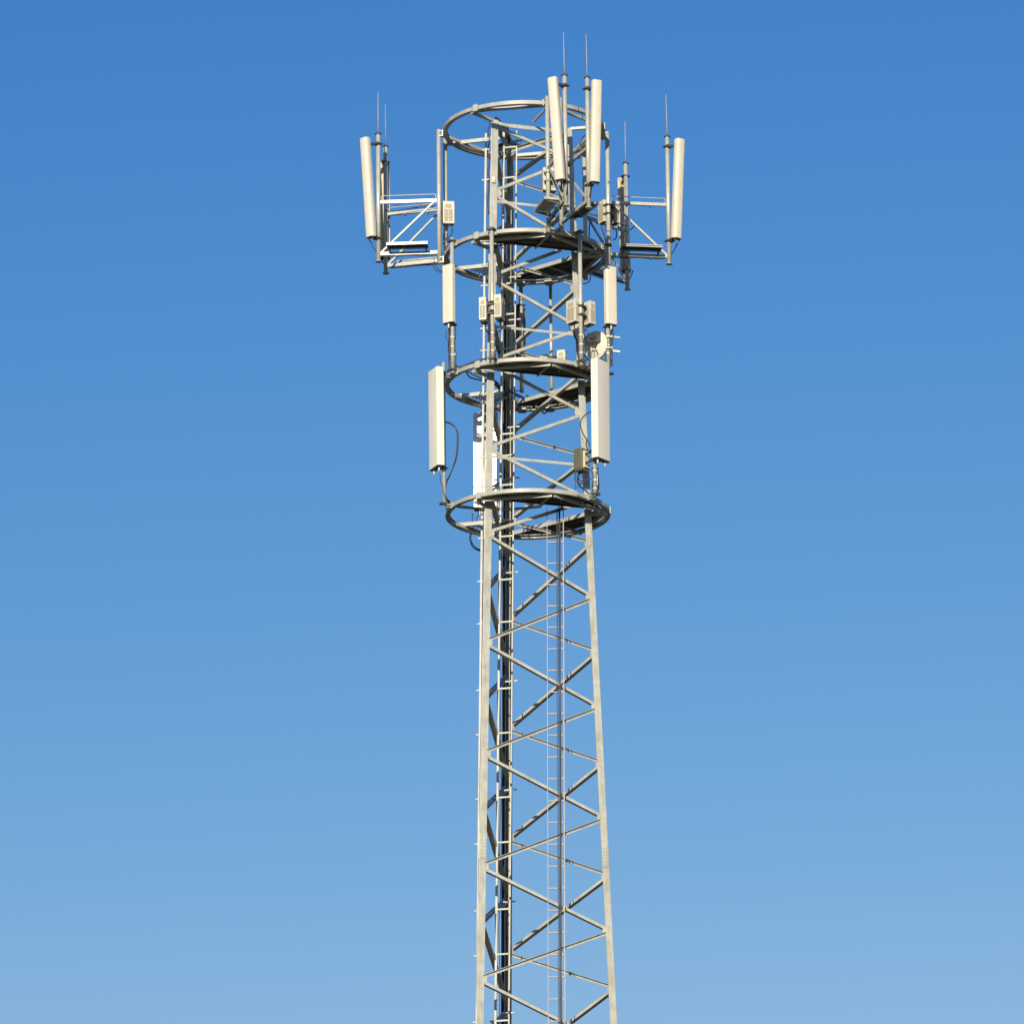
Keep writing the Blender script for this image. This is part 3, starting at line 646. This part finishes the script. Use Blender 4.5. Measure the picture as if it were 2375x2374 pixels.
# ------------------------------------------------------------------ loose cables
def crop(x0, y0, sz):  # helper: photo survey sheets were read at 1931 px
    k = sz/1931.0; return lambda x, y, Y: at(x0+x*k, y0+y*k, Y)
c3 = crop(820, 420, 300); c4 = crop(1080, 400, 300); c5 = crop(1320, 400, 300); c6 = crop(980, 650, 260); c7 = crop(1200, 650, 260)
c8 = crop(980, 900, 260); c9 = crop(1200, 900, 260); cA = crop(980, 1100, 280); cB = crop(1200, 1100, 260); c2 = crop(1200, 50, 420); c1 = crop(1000, 200, 300)
def cable(pts, r, label, m_=RUB, name='jumper_cable', group='loose jumper cables'):
    m = MB(); m.tube(smooth_path(pts, 6), r*(1.25 if r > 0.005 else 1.0), 7); o = m.build(name, m_); tag(o, label, 'cable', group); return o
def P(fnc, Y, *xy): return [fnc(a, b, (Y if not isinstance(Y, tuple) else Y[0]+(Y[1]-Y[0])*i/(len(xy)-1))) for i, (a, b) in enumerate(xy)]
cable(P(c8, -0.62, (375, 575), (480, 600), (570, 690), (600, 830), (580, 1150), (500, 1420), (400, 1620), (365, 1760), (385, 1931)), 0.008, 'black cable looping out right of the large left panel, outer strand')
cable(P(c8, -0.60, (375, 585), (500, 625), (590, 720), (615, 850), (590, 1180), (480, 1480), (410, 1650), (395, 1800), (420, 1931)), 0.008, 'black cable looping out right of the large left panel, inner strand')
cable(P(c8, -0.66, (300, 1490), (310, 1600), (345, 1700), (370, 1830), (410, 1931)), 0.006, 'thin black cable dropping from the foot of the large left panel')
cable(P(cA, (-0.60, -0.35), (345, 330), (380, 400), (470, 480), (700, 515), (1000, 560), (1250, 555)), 0.010, 'black cable running along the left edge of the lowest ring')
cable(P(cA, (-0.62, 0.1), (370, 370), (440, 460), (560, 520), (800, 545), (1100, 575), (1500, 560), (1900, 520)), 0.012, 'long black cable slung under the lowest ring from left to right')
cable(P(cA, (-0.55, 0.2), (400, 400), (480, 470), (620, 500), (900, 530), (1200, 530), (1550, 535), (1931, 490)), 0.009, 'thin black cable slung just above the long one under the lowest ring')
cable(P(cA, 1.5, (800, 625), (795, 700), (800, 850), (765, 960), (755, 1050), (800, 1150), (860, 1200), (930, 1222)), 0.009, 'dark cable hanging in a half loop below the lowest ring at the left')
cable(P(cA, 1.4, (905, 590), (870, 700), (830, 860), (785, 960), (775, 1050), (820, 1140), (880, 1190), (935, 1205)), 0.008, 'dark cable beside the half loop below the lowest ring, inner strand')
cable(P(c6, -0.80, (465, 1040), (465, 1200), (470, 1330), (510, 1440), (600, 1500), (740, 1480), (850, 1410), (1170, 1330)), 0.010, 'black cable from the small left panel sweeping onto the third ring')
cable(P(c6, -0.80, (480, 1260), (500, 1380), (560, 1470), (660, 1490), (800, 1440), (1000, 1375), (1200, 1320)), 0.014, 'thick black cable lying on the left of the third ring')
cable(P(c6, (-0.6, 0.6), (750, 1570), (820, 1670), (1000, 1720), (1200, 1760), (1380, 1860)), 0.012, 'black cable sagging under the left of the third ring')
cable(P(c6, (-0.6, 0.7), (770, 1560), (860, 1620), (1000, 1680), (1250, 1780), (1400, 1900)), 0.010, 'thin black cable sagging under the left of the third ring, upper strand')
cable(P(c6, -0.84, (450, 740), (455, 850), (490, 950), (480, 1060)), 0.008, 'black cable under the foot of the small left panel')
cable(P(c6, -0.86, (405, 870), (405, 950), (395, 985), (430, 1020), (470, 1020)), 0.006, 'thin cable curling from the plug of the small left panel')
cable(P(c6, (-1.35, 0.3), (1080, 760), (1090, 850), (1180, 960), (1260, 1100), (1330, 1250), (1360, 1340)), 0.010, 'dark cable slanting down from the front left radio units')
cable(P(c6, (-1.35, 0.2), (1330, 740), (1370, 830), (1250, 950), (1240, 1100), (1300, 1260)), 0.008, 'dark cable curving below the right-hand front left radio unit')
cable(P(c3, 0.4, (1470, 680), (1472, 760), (1440, 820), (1360, 900), (1340, 950)), 0.009, 'dark cable hanging from the radio unit of the left outriggers')
cable(P(c3, 0.4, (1372, 690), (1365, 760), (1345, 790), (1340, 880)), 0.006, 'thin cable under the left edge of the left outriggers radio unit')
cable(P(c3, 0.1, (1205, 1200), (1195, 1270), (1230, 1330), (1300, 1360), (1350, 1365)), 0.009, 'dark cable looping under the posts of the left outriggers')
cable(P(c3, 0.15, (1245, 1215), (1240, 1280), (1280, 1330), (1340, 1350)), 0.007, 'short dark cable loop under the posts of the left outriggers')
cable(P(c3, 0.85, (470, 430), (560, 455), (700, 440), (850, 410), (1050, 385), (1200, 380)), 0.008, 'black cable strung along the upper arm of the rear left outrigger')
cable(P(c5, (1.0, 1.2), (340, 740), (310, 760), (300, 860), (300, 970)), 0.009, 'dark cable dropping left of the right rear outrigger')
cable(P(c5, 0.5, (480, 780), (490, 850), (520, 920), (540, 1000)), 0.011, 'dark cable dropping under the narrow right radio unit')
cable(P(c5, 0.5, (540, 790), (540, 860), (575, 905), (600, 880)), 0.007, 'short cable hook under the narrow right radio unit')
cable(P(c5, 0.6, (695, 830), (708, 920), (695, 990), (655, 1005)), 0.009, 'dark cable curling right of the far right post')
cable(P(c5, 1.6, (840, 880), (920, 850), (980, 790), (970, 760), (920, 765)), 0.008, 'dark cable curling behind the right rear pole')
cable(P(c5, 0.9, (200, 1660), (270, 1650), (310, 1610), (318, 1540)), 0.008, 'dark cable loop under the right of the second ring')
cable(P(c5, (0.6, 1.8), (300, 620), (440, 660), (600, 730), (760, 770), (880, 800)), 0.007, 'thin cable strung from the mast to the right rear pole')
cable(P(c2, -0.6, (560, 1410), (620, 1380), (668, 1372), (670, 1310), (685, 1255), (730, 1210), (790, 1195)), 0.008, 'black cable arching below the right of the top ring')
cable(P(c2, -2.5, (470, 1700), (470, 1780), (490, 1850), (500, 1900)), 0.012, 'cable dropping from the foot of the leaning front antenna')
cable(P(c2, -2.45, (490, 1720), (500, 1790), (485, 1830)), 0.007, 'short cable beside the foot of the leaning front antenna', GREYC)
cable(P(c9, -0.9, (1310, 400), (1240, 415), (1180, 450), (1105, 540), (1085, 640), (1130, 780), (1200, 890), (1245, 980)), 0.009, 'dark cable arching left of the large right panel to the finned unit')
k_ = 0
for (a0, a1, dpth, r_, lb) in ((990, 975, 330, 0.006, 'thin black cable straight below the finned radio unit'), (1010, 1060, 250, 0.007, 'black cable looping furthest left below the finned radio unit'),
        (1050, 1120, 200, 0.008, 'black cable loop in the middle below the finned radio unit'), (1085, 1175, 150, 0.006, 'small black cable loop below the finned radio unit')):
    cable(P(c9, -0.75, (a0, 1400), (a0-5, 1480), (a0+5, 1400+dpth*0.8), ((a0+a1)/2+20, 1400+dpth), (a1+40, 1380+dpth), (1200, 1590-dpth*0.05), (1270, 1560)), r_, lb)
cable(P(c9, (-0.8, -1.0), (1060, 1440), (1040, 1560), (1070, 1680), (1150, 1740), (1210, 1800), (1245, 1880)), 0.012, 'thick black cable falling onto the lowest ring at the right')
cable(P(c9, -1.0, (1370, 1400), (1400, 1620), (1395, 1740), (1370, 1830)), 0.008, 'black cable right of the pole below the large right panel')
cable(P(c9, (-1.5, -1.2), (0, 1760), (230, 1745), (450, 1790), (660, 1790), (900, 1810), (1130, 1870)), 0.0045, 'thin wire tied along the front of the lowest ring')
cable(P(c7, -0.55, (1640, 780), (1645, 980), (1600, 1100), (1590, 1250), (1610, 1400)), 0.008, 'black cable down the right side of the dish pole')
cable(P(c7, -0.60, (1440, 1330), (1480, 1370), (1540, 1400)), 0.008, 'short black cable below the dish')
cable(P(c7, (-0.5, -0.9), (1120, 1240), (1190, 1340), (1280, 1400), (1380, 1420)), 0.010, 'black cable sweeping below the dish along the third ring')
cable(P(c7, (-1.0, -0.4), (1020, 1000), (1030, 1150), (1060, 1330), (1100, 1400)), 0.009, 'dark cable behind the front right mounting pole')
for a_, b_, lb in ((890, 920, 'dark cable curling under the left unit of the front right pair'), (980, 1000, 'dark cable straight under the left unit of the front right pair'), (1180, 1150, 'dark cable curling under the right unit of the front right pair')):
    cable(P(c7, -1.15, (a_, 760), (a_+5, 820), (b_, 860), (b_+60, 870), (1080, 860)), 0.008, lb)
cable(P(c7, (-1.1, -0.9), (965, 850), (985, 960), (1030, 1040)), 0.014, 'bundle of dark cable between radio units and brace on the right', name='cable_bundle')
cable(P(c8, 0.9, (1700, 640-600), (1580, 60), (1600, 130), (1680, 170)), 0.009, 'dark cable hanging under the third ring behind the mast')
cable(P(c4, (0.2, 0.9), (560, 1500), (520, 1340), (580, 1310), (660, 1330), (720, 1380)), 0.009, 'dark cable curling at the rear leg below the second ring')
cable(P(c4, (-1.1, -0.9), (660, 1110), (480, 1130), (440, 1110), (850, 1010), (1000, 960), (1180, 930)), 0.010, 'dark cable tied under the front of the second ring')
cable(P(c4, (-1.2, -1.2), (1395, 730), (1395, 800), (1400, 870)), 0.008, 'short vertical cable above the front of the second ring')
cable(P(c1, (0.3, 0.8), (960, 470), (1050, 560), (1130, 700), (1100, 820), (1030, 900), (1050, 1000)), 0.022, 'thick knot of black cables at the rear leg inside the top ring', name='cable_bundle')
cable(P(c1, (0.5, 0.8), (1140, 600), (1160, 720), (1200, 820), (1280, 870), (1330, 890)), 0.016, 'black cable bundle right of the rear leg inside the top ring', name='cable_bundle')
cable(P(c1, (0.0, 0.0), (860, 500), (875, 560), (850, 680), (870, 800), (845, 980), (870, 1130), (850, 1300), (865, 1500), (845, 1700), (860, 1900)), 0.010, 'dark cable weaving up just left of the near left leg at the top')
pts = [at(1136-0.0155*(y-560)*0.85+random.uniform(-1.2, 1.2), y, 0.0) for y in range(560, 1190, 45)]
cable(pts, 0.009, 'dark cable weaving down left of the near left leg between the rings')
pts = [at(1123.0-0.0155*(y-1200)+random.uniform(-0.8, 0.8), y, -0.35) for y in range(1200, 2375, 60)]
cable(pts, 0.006, 'thin dark cable down the left edge of the near left leg')

# cables strapped down the mounting poles and from the long antennas
def droop(p0, p1, n=7, wob=0.01, side=Vector((0, 0, 0))):
    o = []
    for i in range(n+1):
        t = i/n; o.append(Vector(p0).lerp(Vector(p1), t) + side*sin(pi*t) + Vector((random.uniform(-1, 1)*wob, random.uniform(-1, 1)*wob, 0)))
    return o
for key, y0, y1, dxs, where in (('ml', 752, 862, (-0.05, -0.075, 0.05), 'the pole of the small left panel'), ('mr', 758, 850, (0.05, 0.08, -0.05), 'the pole of the small right panel'),
                          ('rl', 752, 842, (0.055, -0.05), 'the front left mounting pole'), ('rr', 758, 846, (-0.06, 0.055), 'the front right mounting pole'), ('br', 1085, 1148, (0.055, -0.045), 'the pole of the large right panel')):
    X, Y = pm[key]
    for i, dx in enumerate(dxs):
        zt, zb = zat(y0, X, Y), zat(y1, X, Y); sidew = ('left' if dx < 0 else 'right')
        nm = 'outer ' if abs(dx) > 0.07 else ''
        cable(droop((X+dx, Y-0.03, zt), (X+dx*0.9, Y-0.02, zb), 8, 0.012), 0.0085, 'black %sjumper cable on the %s of %s' % (nm, sidew, where))
    root = empty('cable_strap', (X, Y, zat((y0+y1)/2, X, Y)), 'pale cable strap round %s' % where, 'strap', 'straps round mounting poles')
    m = MB(); zc = root.location.z
    for e in (-0.14, 0.02, 0.2): m.tube([(X, Y, zc+e-0.016), (X, Y, zc+e+0.016)], 0.046, 14)
    m.beam((X+0.046, Y, zc-0.15), (X+0.046, Y, zc+0.21), 0.006, 0.02)
    m.build('band', CONN, root)
for k, lb in (('A', 'black jumper cable from the leftmost antenna back along its lower arm'), ('C', 'black jumper cable under the left arm of the front pair'), ('D', 'black jumper cable under the right arm of the front pair'),
              ('F', 'black jumper cable under the far right lower arm'), ('E', 'black jumper cable under the right rear lower arm'), ('B', 'black jumper cable under the rear left lower arm')):
    P1 = ENDP[k]; P0 = pol(1.61, POSTA[k]); d = (P1-P0).normalized()
    pts = [P1+d*0.16+Z*(zl+0.27), P1+d*0.10+Z*(zl+0.14), P1+d*0.03+Z*(zl+0.04), P1-d*0.10+Z*(zl-0.045), P1-d*0.35+Z*(zl-0.050), P1-d*0.6+Z*(zl-0.043), P1-d*0.85+Z*(zl-0.055), P0+d*0.06+Z*(zl-0.05), P0-d*0.10+Z*(zl-0.02)]
    cable(pts, 0.009, lb)

for i, (pts, lb) in enumerate(((((1000, 600), (1060, 700), (1100, 780), (1060, 880), (1010, 960), (1040, 1060)), 'left strand of the dark cable tangle inside the top ring'),
        (((1100, 560), (1090, 680), (1130, 760), (1180, 850), (1250, 900)), 'middle strand of the dark cable tangle inside the top ring'),
        (((1020, 520), (1060, 620), (1150, 740), (1170, 840), (1120, 960), (1140, 1100)), 'right strand of the dark cable tangle inside the top ring'),
        (((990, 900), (1060, 860), (1140, 840), (1240, 890), (1330, 880)), 'nearly level strand of the dark cable tangle inside the top ring'))):
    cable(P(c1, (0.55, 0.85), *pts), 0.018, lb, name='cable_bundle')
for i, (pts, lb) in enumerate(((((1200, 1700), (1300, 1790), (1370, 1900)), 'upper strand of black cables inside the third ring near the rear leg'), (((1230, 1780), (1310, 1850), (1400, 1931)), 'lower strand of black cables inside the third ring near the rear leg'))):
    cable(P(c6, (0.3, 0.8), *pts), 0.018, lb, name='cable_bundle')
cable(P(c8, (0.7, 1.3), (1500, 60), (1600, 100), (1720, 160), (1850, 260), (1931, 330)), 0.016, 'dark cable bundle under the rear of the third ring, left part', name='cable_bundle')
cable(P(c9, (1.2, 1.3), (150, 130), (330, 210), (420, 400), (480, 430), (560, 330), (700, 300)), 0.011, 'dark cable sagging below the rear of the third ring')
